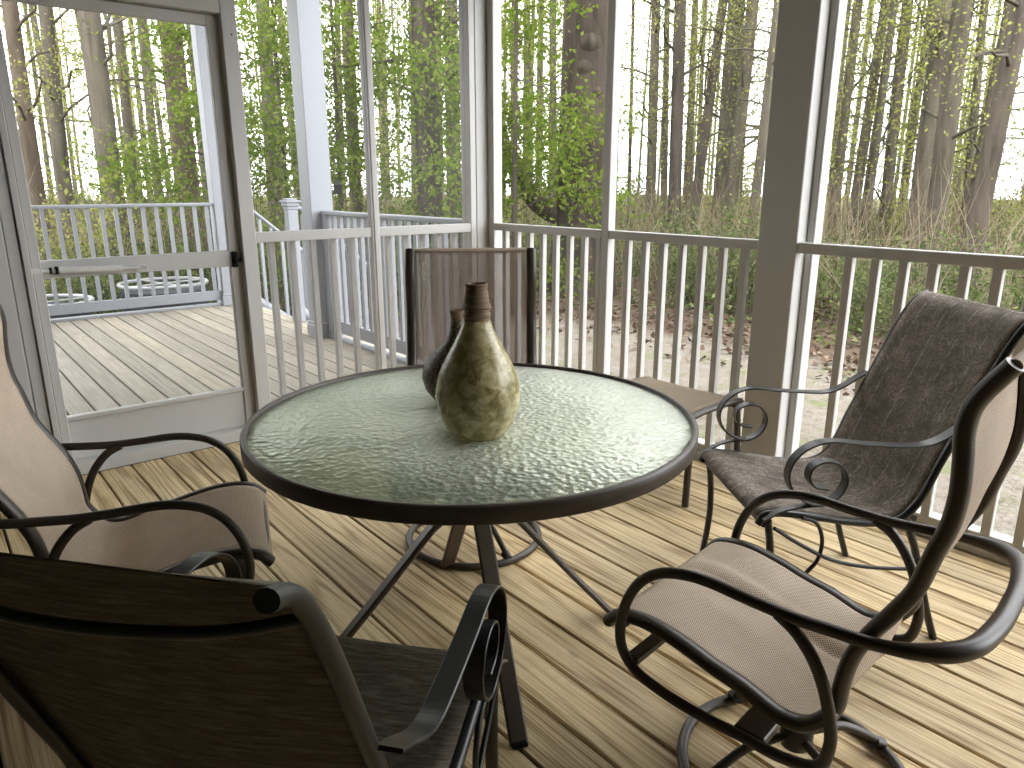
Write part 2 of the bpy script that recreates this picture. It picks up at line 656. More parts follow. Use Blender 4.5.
def bx(name, x0, x1, y0, y1, z0, z1, mat, parent=None, ch=.003):
    return MB().box(x0, x1, y0, y1, z0, z1, ch).obj(name, mat, parent)


# ------------------------------------------------------------------ porch shell
def boards(x_from, x_to, y0, y1, z, start, pitch=.142, gap=.007, th=.03, seams=()):
    m = MB()
    k = math.floor((x_from - start) / pitch)
    x = start + k * pitch
    while x < x_to - .01:
        a, b = max(x + gap / 2, x_from), min(x + pitch - gap / 2, x_to)
        if b - a > .01:
            m.box(a, b, y0, y1, z - th, z, .004)
        x += pitch
    return m


fl = boards(-4.4, .16, -5.6, .0, 0, -1.656)
struct(fl.obj('floor', M['deck']), 'brown treated pine porch floor boards', 'floor')
bx_under = MB().box(-4.4, .16, -5.6, .16, -.34, -.16, .01)  # solid slab, coloured near-black so the board gaps show as deep shade
struct(bx_under.obj('floor_gap_shade', mat_paint('gap_shade', (.025, .02, .015), .9, .1)), 'near-black slab under the porch boards, standing for shade in the gaps', 'floor')

# house wall, far wall left of the door, ceiling
w = MB()
for i in range(30):
    z = i * .118
    w.add([(-4.4, -5.6, z), (-4.4, 5.2, z), (-4.385, 5.2, z + .001), (-4.385, -5.6, z + .001), (-4.4, -5.6, z + .118), (-4.4, 5.2, z + .118)],
          [(0, 1, 2, 3), (3, 2, 5, 4)])
w.box(-4.55, -4.4, -5.6, 5.2, -.3, 3.56)
struct(w.obj('wall_left', M['siding']), 'lapped house siding along the porch', 'wall')
w = MB().box(-4.4, .14, -5.75, -5.6, 0, 2.83)
struct(w.obj('wall_right', M['siding']), 'dark siding wall at the near end of the porch', 'wall')
w = MB().box(-4.4, -2.575, .0, .15, 0, 2.83)
struct(w.obj('wall_far', M['white']), 'white panelled wall beside the screen door', 'wall')
struct(bx('ceiling', -4.55, .3, -5.7, .3, 2.83, 2.93, M['ceil']), 'painted porch ceiling', 'ceiling')
hb = MB().box(-2.575, -1.571, .0, .13, 2.118, 2.83)
struct(hb.obj('trim_1', M['white']), 'white header board above the screen door', 'trim')
hb = MB().box(-1.57, .14, .0, .13, 2.552, 2.83).box(.0, .14, -5.6, -.0, 2.55, 2.83)
struct(hb.obj('trim_2', M['white']), 'white beam above the screened bays', 'trim')
# base board under the door wall rails
struct(bx('trim_3', -1.495, -.12, .0, .11, 0, .045, M['white']), 'white sill plate under the rail beside the door', 'trim')
struct(bx('trim_4', -.0, .11, -5.5, -.06, 0, .045, M['white']), 'white sill plate under the long porch rail', 'trim')

# posts
t = thing('door_jamb', 'grooved white jamb post on the closer side of the screen door', 'post', (-2.53, 0, 0))
m = MB().box(-.045, .0, -.012, .12, 0, 2.83).box(.004, .031, -.022, .1, 0, 2.12)
m.obj('jamb_board', M['white'], t)
MB().box(-.12, -.049, -.018, .0, 0, 2.83).box(.034, .072, .0, .09, 0, 2.12).obj('casing', M['white'], t)

t = thing('door_post', 'white post on the latch side of the screen door', 'post', (-1.525, 0, 0))
MB().box(-.044, .03, .0, .12, 0, 2.55).obj('post_body', M['white'], t)
MB().lathe([(.0, -.001), (.004, -.001), (.004, .002), (0, .002)], 8, (0, 0, 0)).obj('screw', M['black'], t).matrix_local = Matrix.Translation((.0, -.001, 2.03)) @ Matrix.Rotation(PI / 2, 4, 'X')

t = thing('screen_mullion', 'slim white mullion between the door and the corner post', 'mullion', (-.797, 0, 0))
MB().box(-.027, .027, .0, .045, 0, 2.55).obj('mullion_bar', M['white'], t)
MB().box(-.012, .012, -.006, .0, 0, 2.55).obj('screen_bead', M['white'], t)

t = thing('corner_post', 'tall white corner post where the two screened walls meet', 'post', (0, 0, 0))
MB().box(-.074, .13, .0, .13, 0, 2.55).obj('post_body', M['white'], t)
MB().box(-.121, -.078, -.0, .1, 0, 2.55).obj('batten', M['white'], t)
MB().box(.012, .066, -.062, -.002, 0, 2.55).obj('batten', M['white'], t)

t = thing('screen_mullion', 'slim white mullion splitting the bays right of the corner post', 'mullion', (0, -1.04, 0))
MB().box(.0, .055, -.026, .026, 0, 2.55).obj('mullion_bar', M['white'], t)

t = thing('support_post', 'wide white support post beside the two dark chairs', 'post', (0, -2.06, 0))
MB().box(.0, .14, -.092, .092, 0, 2.55).obj('post_body', M['white'], t)
MB().box(.072, .135, -.128, -.094, 0, 2.55).obj('batten', M['white'], t)
MB().box(.072, .135, .094, .128, 0, 2.55).obj('batten', M['white'], t)

t = thing('support_post', 'white support post past the right edge of the view', 'post', (0, -4.2, 0))
MB().box(.0, .14, -.092, .092, 0, 2.55).obj('post_body', M['white'], t)


# rails with balusters
def rail_a(label, x0, x1, xs):
    t = thing('porch_railing', label, 'railing', ((x0 + x1) / 2, 0, 0), 0, 'white porch railings')
    o = t.location.x
    MB().box(x0 - o, x1 - o, .004, .042, 1.045, 1.098).obj('top_rail', M['white'], t)
    MB().box(x0 - o, x1 - o, .012, .075, .047, .085).obj('bottom_rail', M['white'], t)
    src = None
    for x in xs:
        if src is None:
            src = MB().box(-.016, .016, .046, .078, .086, 1.044, .002).obj('baluster', M['white'], t)
            b = src
        else:
            b = src.copy()
            COL.objects.link(b)
            b.parent = t
        b.location = (x - o, 0, 0)
    return t


def rail_b(label, y0, y1, ys):
    t = thing('porch_railing', label, 'railing', (0, (y0 + y1) / 2, 0), 0, 'white porch railings')
    o = t.location.y
    MB().box(.004, .042, y0 - o, y1 - o, 1.055, 1.1).obj('top_rail', M['white'], t)
    MB().box(.012, .075, y0 - o, y1 - o, .047, .085).obj('bottom_rail', M['white'], t)
    src = None
    for y in ys:
        if src is None:
            src = MB().box(.006, .038, -.016, .016, .086, 1.054, .002).obj('baluster', M['white'], t)
            b = src
        else:
            b = src.copy()
            COL.objects.link(b)
            b.parent = t
        b.location = (0, y - o, 0)
    return t


rail_a('short white railing between the screen door post and slim mullion', -1.495, -.824, [-1.40 + .118 * k for k in range(5)])
rail_a('short white railing between slim mullion and corner post', -.77, -.121, [-.69 + .118 * k for k in range(5)])
rail_b('white railing behind the tan chair, right of the corner post', -1.013, -.066, [-.172 - .1165 * k for k in range(8)])
rail_b('white railing behind the ottoman, left of the wide post', -1.966, -1.067, [-1.195 - .1165 * k for k in range(7)])
rail_b('white railing behind the dark scroll chair, right of the wide post', -4.108, -2.154, [-2.378 - .1055 * k for k in range(16)])

# insect screens
def pane(name, x0, x1, y0, y1, z0, z1, parent=None):
    return MB().box(x0, x1, y0, y1, z0, z1, .0005).obj(name, M['screen'], parent)


struct(pane('window_1', -1.495, -.824, .0435, .0445, .046, 2.55), 'insect screen beside the door', 'screen')
struct(pane('window_2', -.77, -.121, .0435, .0445, .046, 2.55), 'insect screen beside the corner post', 'screen')
struct(pane('window_3', .0505, .0515, -1.013, -.064, .046, 2.55), 'insect screen behind the table', 'screen')
struct(pane('window_4', .0505, .0515, -1.93, -1.067, .046, 2.55), 'insect screen left of the wide post', 'screen')
struct(pane('window_5', .0505, .0515, -4.1, -2.19, .046, 2.55), 'insect screen right of the wide post', 'screen')

# screen door
d = bpy.data.objects.new('door_1', None)
COL.objects.link(d)
d.location = (-2.035, .045, 0)
struct(d, 'white screen door with middle rail and solid kick panel', 'door')
MB().box(.410, .468, 0, .035, .066, 2.114).obj('stile', M['white'], d)
MB().box(-.462, -.420, 0, .035, .066, 2.114).obj('stile', M['white'], d)
MB().box(-.420, .410, 0, .035, 2.066, 2.114).obj('top_rail', M['white'], d)
MB().box(-.420, .410, -.004, .035, .930, 1.010).obj('middle_rail', M['white'], d)
MB().box(-.420, .410, .008, .03, .066, .262).obj('kick_panel', M['white'], d)
MB().box(-.420, .410, -.006, .035, .262, .282).obj('ledge', M['white'], d)
pane('screen', -.420, .410, .016, .017, .282, .930, d)
pane('screen', -.420, .410, .016, .017, 1.010, 2.066, d)
cl = bpy.data.objects.new('door_closer', None)
COL.objects.link(cl)
cl.parent = d
m = MB().tube([(-.36, -.03, .968), (-.10, -.022, .958)], .017, 14)
m.obj('cylinder', M['steel'], cl)
m = MB().tube([(-.10, -.022, .958), (-.02, -.018, .955)], .006, 8).tube(crv([(-.035, -.018, .965), (.0, -.018, .965), (.012, -.018, .955), (0, -.018, .945), (-.035, -.018, .945)], 4), .0035, 6)
m.obj('rod', M['steel'], cl)
m = MB().box(-.505, -.43, -.046, -.03, .955, .985).tube([(-.44, -.038, .968), (-.36, -.03, .968)], .009, 8)
m.obj('bracket', M['steel'], cl)
m = MB().tube([(-.395, -.03, .968), (-.385, -.03, .968)], .014, 10).tube([(-.372, -.03, .968), (-.362, -.03, .968)], .0175, 10)
m.obj('collar', M['black'], cl)
m = MB().box(.418, .446, -.012, .0, .925, 1.005).tube([(.43, -.03, .985), (.43, -.03, .945)], .008, 8).tube([(.43, -.008, .968), (.43, -.032, .968)], .006, 8).box(.43, .462, -.026, -.014, .95, .972)
m.obj('latch_handle', M['black'], d)
struct(bx('trim_5', -2.50, -1.495, .0, .12, 0, .062, M['white']), 'white threshold board under the screen door', 'trim')

# ------------------------------------------------------------------ outer deck
od = boards(-4.6, .10, .16, 4.98, -.005, -1.656 + .05, gap=.010)
struct(od.obj('outer_deck_floor', M['deck_out']), 'weathered grey boards of the open deck', 'deck')
struct(MB().box(-4.6, .13, 4.985, 5.02, -.3, -.01).box(.105, .13, .17, 4.98, -.3, -.01).obj('deck_skirt', M['white_out']), 'white skirt board under the open deck', 'deck')

struct(MB().box(-4.6, .10, .17, 4.98, -.34, -.16, .01).obj('deck_gap_shade', bpy.data.materials['gap_shade']), 'near-black slab under the open deck boards, standing for shade in the gaps', 'deck')  # dark box beneath, painting the shade seen between the deck boards


def deck_rail(label, p0, p1, n, zt=1.125, base=True):
    """p0->p1 on the boards; local x runs along the rail"""
    dx, dy = p1[0] - p0[0], p1[1] - p0[1]
    L = math.hypot(dx, dy)
    t = thing('deck_railing', label, 'railing', (p0[0], p0[1], 0), math.atan2(dy, dx), 'white railings of the open deck')
    MB().box(0, L, -.045, .045, zt - .035, zt, .008).obj('top_rail', M['white_out'], t)
    MB().box(0, L, -.02, .02, .06, .165).obj('bottom_rail', M['white_out'], t)
    MB().box(0, L, -.05, .03, -.004, .022).obj('foot_strip', M['white_out'], t)
    src = None
    for k in range(n):
        x = L * (k + .5) / n
        if src is None:
            src = MB().box(-.018, .018, -.018, .018, .165, zt - .035, .002).obj('baluster', M['white_out'], t)
            b = src
        else:
            b = src.copy()
            COL.objects.link(b)
            b.parent = t
        b.location = (x, 0, 0)
    return t


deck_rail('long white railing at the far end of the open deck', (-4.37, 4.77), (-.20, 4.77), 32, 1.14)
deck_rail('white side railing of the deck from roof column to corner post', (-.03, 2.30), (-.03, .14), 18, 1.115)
t = thing('railing_post', 'short white rail post beside the near roof column', 'post', (-.03, 2.235, 0))
MB().box(-.045, .045, -.045, .045, 0, 1.08).obj('post_body', M['white_out'], t)


def column(label, x0, y0, w, ztop):
    t = thing('roof_column', label, 'column', (x0 + w / 2, y0 + w / 2, 0))
    h = w / 2
    MB().box(-h, h, -h, h, 0, ztop, .004).obj('shaft', M['white_out'], t)
    MB().box(-h - .02, h + .02, -h - .02, h + .02, -.004, .10, .004).box(-h - .012, h + .012, -h - .012, h + .012, .10, .13, .01).obj('plinth', M['white_out'], t)
    return t


column('tall white roof column at the side of the open deck, in front of the stairs', -.145, 2.31, .205, 3.35)
column('tall white roof column at the far deck corner, seen through the screen door', -.20, 4.70, .17, 3.35)
t = thing('roof_beam', 'white beam carried by the two deck columns', 'beam', (-.06, 3.5, 3.35))
MB().box(-.11, .11, -3.4, 1.6, 0, .22).obj('beam_board', M['white_out'], t)

struct(bx('ceiling_deck', -4.6, .35, .31, 5.25, 3.57, 3.67, M['ceil']), 'painted roof over the open deck', 'ceiling')
# stairs down to the garden
s = MB()
for k in range(2):
    s.box(.12 + .3 * k, .44 + .3 * k, 3.30, 4.62, -.20 - .165 * k, -.17 - .165 * k)
struct(s.obj('trim_6', M['deck_out']), 'weathered stair treads down to the garden', 'stairs')


def stair_rail(label, y, bottom_newel):
    t = thing('stair_railing', label, 'railing', (0, y, 0), 0, 'sloping white stair railings')
    sl = -.845
    m = MB().tube([(.06, 0, 1.17), (1.0, 0, 1.17 + sl * .94)], .022, 8, side=(0, 1, 0), flat=.034)
    m.obj('handrail', M['white_out'], t)
    MB().tube([(.06, 0, .12), (1.0, 0, .12 + sl * .85)], .045, 8, side=(0, 1, 0), flat=.02).obj('lower_rail', M['white_out'], t)
    src = MB().box(-.017, .017, -.017, .017, 0, .99, .002).obj('baluster', M['white_out'], t)
    for k in range(7):
        x = .16 + .125 * k
        b = src if k == 0 else src.copy()
        if k:
            COL.objects.link(b)
            b.parent = t
        b.location = (x, 0, .14 + sl * (x - .06) * .95)
    MB().box(1.0, 1.1, -.05, .05, GZ, .60).box(.985, 1.115, -.065, .065, .60, .635, .01).obj('newel', M['white_out'], t)


stair_rail('far sloping white handrail of the deck stairs', 4.69, True)
stair_rail('near sloping white handrail of the deck stairs', 3.2, True)
t = thing('newel_post', 'white capped newel post at the head of the deck stairs', 'post', (.045, 3.2, 0))
MB().box(-.05, .05, -.05, .05, 0, 1.10).obj('shaft', M['white_out'], t)
MB().box(-.058, .058, -.058, .058, 1.10, 1.13, .006).box(-.068, .068, -.068, .068, 1.13, 1.165, .012).box(-.08, .08, -.08, .08, 1.165, 1.185, .005).box(-.05, .05, -.05, .05, 1.185, 1.205, .015).obj('cap', M['white_out'], t)


# ------------------------------------------------------------------ furniture
def rot_box(m, x0, x1, y0, y1, z0, z1, mat):
    return m.box(x0, x1, y0, y1, z0, z1, .003, mat)


def resample(path, n):
    P = np.array(path)
    d = np.r_[0, np.cumsum(np.linalg.norm(np.diff(P, axis=0), axis=1))]
    s = np.linspace(0, d[-1], n)
    return np.array([np.interp(s, d, P[:, k]) for k in range(P.shape[1])]).T, s


SW = [(.348, .358), (.322, .384), (.28, .396), (.226, .398), (.154, .386), (.081, .367), (.015, .354), (-.045, .334), (-.08, .330), (-.113, .339), (-.142, .366),
      (-.164, .405), (-.168, .445), (-.173, .49), (-.185, .537), (-.207, .586), (-.236, .638), (-.262, .692), (-.280, .765), (-.293, .812), (-.298, .85), (-.299, .885),
      (-.296, .932), (-.292, .972), (-.296, 1.01), (-.310, 1.042), (-.340, 1.088)]


def sling_grid(prof, half, i0, i1, sag, off, ny=17, crease=None, s0=0.0, ends=(0, 1)):
    P, s = resample(prof[i0:i1], max(12, (i1 - i0) * 2))
    nm = np.zeros_like(P)
    for i in range(len(P)):
        tg = unit(P[min(i + 1, len(P) - 1)] - P[max(i - 1, 0)])
        nm[i] = (tg[1], -tg[0]) if tg[0] < 0 else (tg[1], -tg[0])
    g, uv = [], []
    for i in range(len(P)):
        q0 = i / (len(P) - 1)
        f = math.sin(PI / 2 * (q0 if ends[1] else 1 - q0)) ** .5
        f = math.sin(PI * q0) ** .4 if ends[0] == 2 else f
        row, ru = [], []
        for j in range(ny):
            q = -1 + 2 * j / (ny - 1)
            y = q * half
            dz = off - sag * (1 - q * q) * f
            if crease:
                for yc, dep, wd in crease:
                    dz += dep * f * math.exp(-((y - yc) / wd) ** 2)
            row.append((P[i][0] + nm[i][0] * dz, y, P[i][1] + nm[i][1] * dz))
            ru.append((y + 1, s[i] + s0 + 1))
        g.append(row)
        uv.append(ru)
    return g, uv


def swivel_chair(label, loc, yaw, spoke0, back_mat, crease=None, group='tan swivel rocker chairs'):
    t = thing('swivel_chair', label, 'chair', (loc[0], loc[1], 0), math.radians(yaw), group)
    prof = [tuple(p) for p in crv(SW, 4)]
    # side rails, one each side, bent from seat front to back top
    for s in (1, -1):
        MB().tube([(f, s * .238, z) for f, z in prof], .0150, 14, side=(0, 1, 0), flat=.0205).obj('side_rail', M['bronze'], t)
    k = 11 * 4 + 1
    g, uv = sling_grid(prof, .226, 0, k, .016, .008, 41 if crease else 17, crease)
    MB().sheet(g, uv, .002).obj('seat_sling', M['tan'], t)
    g, uv = sling_grid(prof, .226, k - 1, len(prof), .016, .008, 17, None, .55, (1, 0))
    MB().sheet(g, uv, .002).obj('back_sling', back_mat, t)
    MB().tube([(prof[-1][0] + .001, -.236, prof[-1][1] - .004), (prof[-1][0] + .001, .236, prof[-1][1] - .004)], .011, 10).obj('top_bar', M['tan'], t)
    MB().tube([(.340, -.238, .364), (.340, .238, .364)], .010, 10).obj('front_bar', M['bronze'], t)
    # continuous arm tube wrapping behind the back
    A = [(-.05, .567, .270), (-.09, .545, .272), (-.125, .505, .272), (-.150, .455, .272), (-.166, .40, .272), (-.172, .345, .272), (-.155, .290, .272), (-.09, .269, .272),
         (0, .268, .272), (.09, .266, .272), (.17, .272, .272), (.245, .290, .272), (.285, .328, .272), (.294, .385, .272), (.281, .45, .272), (.25, .51, .272), (.205, .55, .272),
         (.15, .570, .272), (.09, .577, .272), (0, .573, .272), (-.08, .572, .272), (-.15, .577, .272), (-.22, .583, .272), (-.28, .590, .258), (-.325, .595, .228), (-.352, .597, .180), (-.366, .598, .09)]
    pts = [(f, y, z) for f, z, y in A] + [(-.368, 0, .598)] + [(f, -y, z) for f, z, y in A[::-1]]
    path = crv(pts, 5)
    rad = [.0118 + .006 * max(0, min(1, (-.24 - p[0]) / .08)) if p[2] > .55 else .0118 for p in path]
    MB().tube(path, rad, 12).obj('arm_frame', M['bronze'], t)
    # cross members and pins under the seat
    m = MB().box(.250, .282, -.265, .265, .296, .316).box(-.05, .015, -.265, .265, .258, .280)
    for s in (1, -1):
        m.tube([(-.166, s * .238, .40), (-.166, s * .272, .40)], .009, 8).tube([(.292, s * .238, .385), (.292, s * .272, .385)], .009, 8)
    m.obj('cross_bar', M['bronze'], t)
    m = MB().box(-.085, .035, -.06, .06, .215, .262, .006).lathe([(.045, .15), (.05, .17), (.045, .215)], 20, (-.025, 0, 0))
    m.obj('swivel_plate', M['iron'], t)
    MB().lathe([(.034, .085), (.038, .10), (.038, .135), (.028, .15)], 20, (-.02, 0, 0)).obj('hub', M['iron'], t)
    MB().tube([(-.02 + .252 * math.cos(a), .252 * math.sin(a), .0135) for a in np.linspace(0, 2 * PI, 49)[:-1]], .0130, 12, closed=True).obj('base_ring', M['bronze'], t)
    for q in range(4):
        a = math.radians(spoke0 + 90 * q)
        ca, sa = math.cos(a), math.sin(a)
        sp = MB().tube(crv([(-.02 + r * ca, r * sa, z) for r, z in ((.025, .112), (.12, .105), (.18, .075), (.243, .032))], 5), .0108, 10).obj('spoke', M['bronze'], t)
        MB().tube([(-.02 + .226 * ca, .226 * sa, .036), (-.02 + .252 * ca, .252 * sa, .022)], .0165, 10).obj('collar', M['iron'], sp)
    return t


CHAIR_NEAR = ((-1.496, -3.108), 97.5)
CHAIR_LEFT = ((-2.535, -1.69), -18.6)
CHAIR_BACK = ((-1.378, -1.712), -126.7)
swivel_chair('tan swivel chair in front, turned side on, seat and bronze arm loop in full view', *CHAIR_NEAR, -31, M['tan'], [(-.045, -.010, .012), (-.085, .006, .018), (.06, .004, .03)])
swivel_chair('tan swivel chair beside the screen door, its back cut by the picture edge', *CHAIR_LEFT, 40, M['tan'])
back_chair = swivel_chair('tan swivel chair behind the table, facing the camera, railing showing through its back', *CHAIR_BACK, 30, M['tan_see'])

SCR = [(.318, .398), (.304, .424), (.27, .431), (.21, .424), (.13, .410), (.05, .395), (-.04, .387), (-.10, .396), (-.142, .428), (-.172, .482), (-.199, .557), (-.228, .625),
       (-.255, .691), (-.29, .772), (-.327, .858), (-.358, .920), (-.379, .953), (-.400, .972), (-.430, .984)]


def scroll_chair(label, loc, yaw, fabric):
    t = thing('scroll_arm_chair', label, 'chair', (loc[0], loc[1], 0), math.radians(yaw), 'dark scroll arm chairs')
    prof = [tuple(p) for p in crv(SCR, 4)]
    for s in (1, -1):
        MB().tube([(f, s * .248, z) for f, z in prof], .0105, 12, side=(0, 1, 0), flat=.0125).obj('side_rail', M['iron'], t)
    k = 8 * 4 + 1
    g, uv = sling_grid(prof, .240, 2, len(prof) - 1, .018, .009, 17, None, 0, (2, 0))
    MB().sheet(g, uv, .002).obj('sling', fabric, t)
    MB().tube([(.300, -.25, .398), (.300, .25, .398)], .011, 10).obj('front_bar', M['iron'], t)
    MB().tube(crv([(-.366, .245, .928), (-.388, .15, .914), (-.397, 0, .908), (-.388, -.15, .914), (-.366, -.245, .928)], 6), .0065, 10).obj('back_bar', M['iron'], t)
    MB().tube(crv([(-.15, .25, .40), (-.13, 0, .36), (-.15, -.25, .40)], 6), .009, 10).obj('seat_bar', M['iron'], t)
    for s in (1, -1):
        MB().tube(crv([(.292, s * .252, .412), (.278, s * .253, .33), (.270, s * .255, .22), (.276, s * .257, .11), (.290, s * .258, 0)], 6), .0105, 12, side=(0, 1, 0), flat=.0135).obj('leg', M['iron'], t)
        MB().tube(crv([(-.125, s * .252, .392), (-.165, s * .253, .30), (-.20, s * .254, .19), (-.232, s * .256, .09), (-.265, s * .258, 0)], 6), .0105, 12, side=(0, 1, 0), flat=.0135).obj('leg', M['iron'], t)
        y = s * .272
        a = crv([(-.262, y, .705), (-.225, y, .684), (-.17, y, .650), (-.12, y, .635), (-.05, y, .636), (.05, y, .644), (.145, y, .655), (.205, y, .641), (.245, y, .606), (.259, y, .559),
                 (.243, y, .514), (.210, y, .483), (.154, y, .467), (.106, y, .492), (.088, y, .540), (.110, y, .583), (.151, y, .597), (.188, y, .584), (.199, y, .552), (.180, y, .523), (.140, y, .514)], 5)
        ar = MB().strap(a, .036, .0055, (0, 1, 0)).obj('scroll_arm', M['iron'], t)
        f = crv([(.312, y - s * .006, .420), (.27, y - s * .006, .445), (.225, y, .459), (.175, y, .463), (.145, y, .464)], 5)
        MB().strap(f, .026, .005, (0, 1, 0)).obj('arm_foot', M['iron'], ar)
        b = crv([(.275, s * .262, .39), (.20, s * .262, .34), (.10, s * .262, .285), (0, s * .262, .257), (-.10, s * .262, .245), (-.18, s * .262, .24)], 5)
        m = MB().tube(b, .006, 8)
        m.tube(crv([(.195, s * .262, .42), (.150, s * .262, .40), (.128, s * .262, .345), (.135, s * .262, .285), (.165, s * .262, .243)], 5), .006, 8)
        m.obj('side_brace', M['iron'], t)
    return t


scroll_chair('dark chair beyond the ottoman, brown leaf-weave sling and scrolled iron arms', (-.741, -2.751), 145.3, M['brocade'])
front_chair = scroll_chair('dark chair seen from behind in the front corner, deep in shade', (-2.537, -2.816), 38.3, M['tweed'])
front_chair.scale = (1, 1, 1.03)

# ottoman
t = thing('ottoman', 'low tan sling ottoman with bronze legs tucked behind the glass table', 'ottoman', (-.305, -1.77, 0), math.radians(3))
hx, hy = .200, .255
rim = [(-hx, -hy), (hx, -hy), (hx, hy), (-hx, hy)]
for s in (1, -1):
    MB().tube(crv([(-hx, s * hy, .375), (-hx + .03, s * hy, .398), (0, s * hy, .405), (hx - .03, s * hy, .398), (hx, s * hy, .375)], 6), .0145, 10).obj('side_rail', M['bronze'], t)
    MB().tube([(s * hx * .86, -hy, .372), (s * hx * .86, hy, .372)], .011, 10).obj('cross_bar', M['bronze'], t)
g, uv = [], []
for i in range(15):
    q = -1 + 2 * i / 14
    row, ru = [], []
    for j in range(15):
        p = -1 + 2 * j / 14
        z = .412 + .008 * (1 - q * q) - (.028 * max(0, abs(q) - .82) / .18) - .006 * (1 - p * p)
        row.append((q * (hx + .004), p * (hy - .006), z))
        ru.append((q * hx + 1, p * hy + 1))
    g.append(row)
    uv.append(ru)
MB().sheet(g, uv, .003).obj('top_sling', M['ottoman'], t)
for sx in (1, -1):
    for sy in (1, -1):
        MB().tube(crv([(sx * hx * .86, sy * hy * .98, .37), (sx * hx * .95, sy * hy * 1.0, .2), (sx * hx * 1.02, sy * hy * 1.02, 0)], 4), .0155, 10).obj('leg', M['bronze'], t)

# table
TC = (-1.755, -2.235)
t = thing('patio_table', 'round patio table with rippled glass top and bronze rim', 'table', (TC[0], TC[1], 0))
prof = [(.596, .714), (.599, .722), (.608, .7225), (.613, .718), (.613, .684), (.608, .679), (.599, .681), (.596, .690)]
MB().lathe(prof, 96, (0, 0, 0), True).obj('rim', M['rim'], t)
MB().lathe([(0, .708), (.30, .708), (.5965, .708), (.5965, .713), (.30, .713), (0, .713)], 96).obj('glass_top', M['glass'], t)
for a in (247, 157, 337, 67):
    ca, sa = math.cos(math.radians(a)), math.sin(math.radians(a))
    pth = crv([(r * ca, r * sa, z) for r, z in ((.455, .0), (.30, .18), (.15, .36), (.045, .485), (.03, .53), (.08, .59), (.22, .645), (.40, .678), (.585, .69))], 5)
    lg = MB().strap(pth, .048, .018, (-sa, ca, 0)).obj('leg', M['rim'], t)
    MB().box(-.012, .012, -.02, .02, 0, .012, .003, Matrix.Translation((.457 * ca, .457 * sa, 0)) @ Matrix.Rotation(math.radians(a), 4, 'Z')).obj('foot_pad', M['black'], lg)
MB().lathe([(.02, .46), (.048, .47), (.05, .50), (.048, .55), (.02, .56)], 24).obj('hub', M['rim'], t)

# vases
t = thing('bottle_vase', 'tall olive glazed bottle vase with brown corded neck', 'vase', (-1.832, -2.365, .7135))
MB().lathe([(0, .0), (.060, .0), (.071, .006), (.084, .024), (.096, .048), (.105, .078), (.1085, .105), (.106, .132), (.099, .160), (.088, .188), (.073, .216), (.058, .243), (.045, .270), (.036, .292), (.0335, .300), (.030, .299), (.02, .29), (0, .285)], 56).obj('vase_body', M['glaze'], t)
nk = []
for i in range(8):
    z = .296 + i * .0112
    r = (.0335, .0345, .033, .035, .0315, .0300, .0285, .0275)[i]
    nk += [(r - .0015, z), (r, z + .003), (r, z + .008), (r - .0015, z + .011)]
nk += [(.0285, .386), (.0285, .390), (.024, .391), (.0215, .385), (.0215, .330), (0, .329)]
MB().lathe(nk, 40).obj('corded_neck', M['neck'], t)
MB().tube(crv([(.034 * math.cos(a), .034 * math.sin(a), .333 + .002 * math.sin(2 * a)) for a in np.linspace(0, 2 * PI, 17)[:-1]], 2, True), .003, 8, closed=True).tube([(.028, -.018, .334), (.037, -.023, .336)], .002, 6).obj('cord_wrap', M['neck'], t)
t = thing('round_vase', 'small brown netted vase half hidden behind the olive vase', 'vase', (-1.695, -2.085, .7135))
MB().lathe([(0, 0), (.055, 0), (.078, .012), (.099, .04), (.109, .075), (.104, .106), (.088, .133), (.062, .158), (.038, .18), (.026, .205), (.020, .236), (.0185, .252), (.012, .25), (0, .24)], 48).obj('vase_body', M['netpot'], t)
MB().lathe([(.0185, .246), (.0205, .258), (.024, .270), (.0225, .274), (.016, .268), (0, .25)], 32).obj('lip', M['neck'], t)

# ------------------------------------------------------------------ garden
# ground
gx = np.r_[np.linspace(-60, -8, 14), np.linspace(-6, 24, 40), np.linspace(28, 95, 14)]
m = MB()
rng = np.random.default_rng(3)
V = []
for yv in gx:
    for xv in gx:
        dd = math.hypot(xv + 1, yv + 1)
        V.append((xv, yv, GZ + (.10 * math.sin(xv * .7) * math.cos(yv * .6) + .05 * math.sin(xv * 1.9 + yv)) * min(1, max(0, (dd - 7) / 6))))
n = len(gx)
m.add(V, [(i * n + j, i * n + j + 1, (i + 1) * n + j + 1, (i + 1) * n + j) for i in range(n - 1) for j in range(n - 1)], True)
g_o = m.obj('ground', M['ground'], None, None, False)
struct(g_o, 'sandy yard turning to leaf litter under the woods', 'ground')


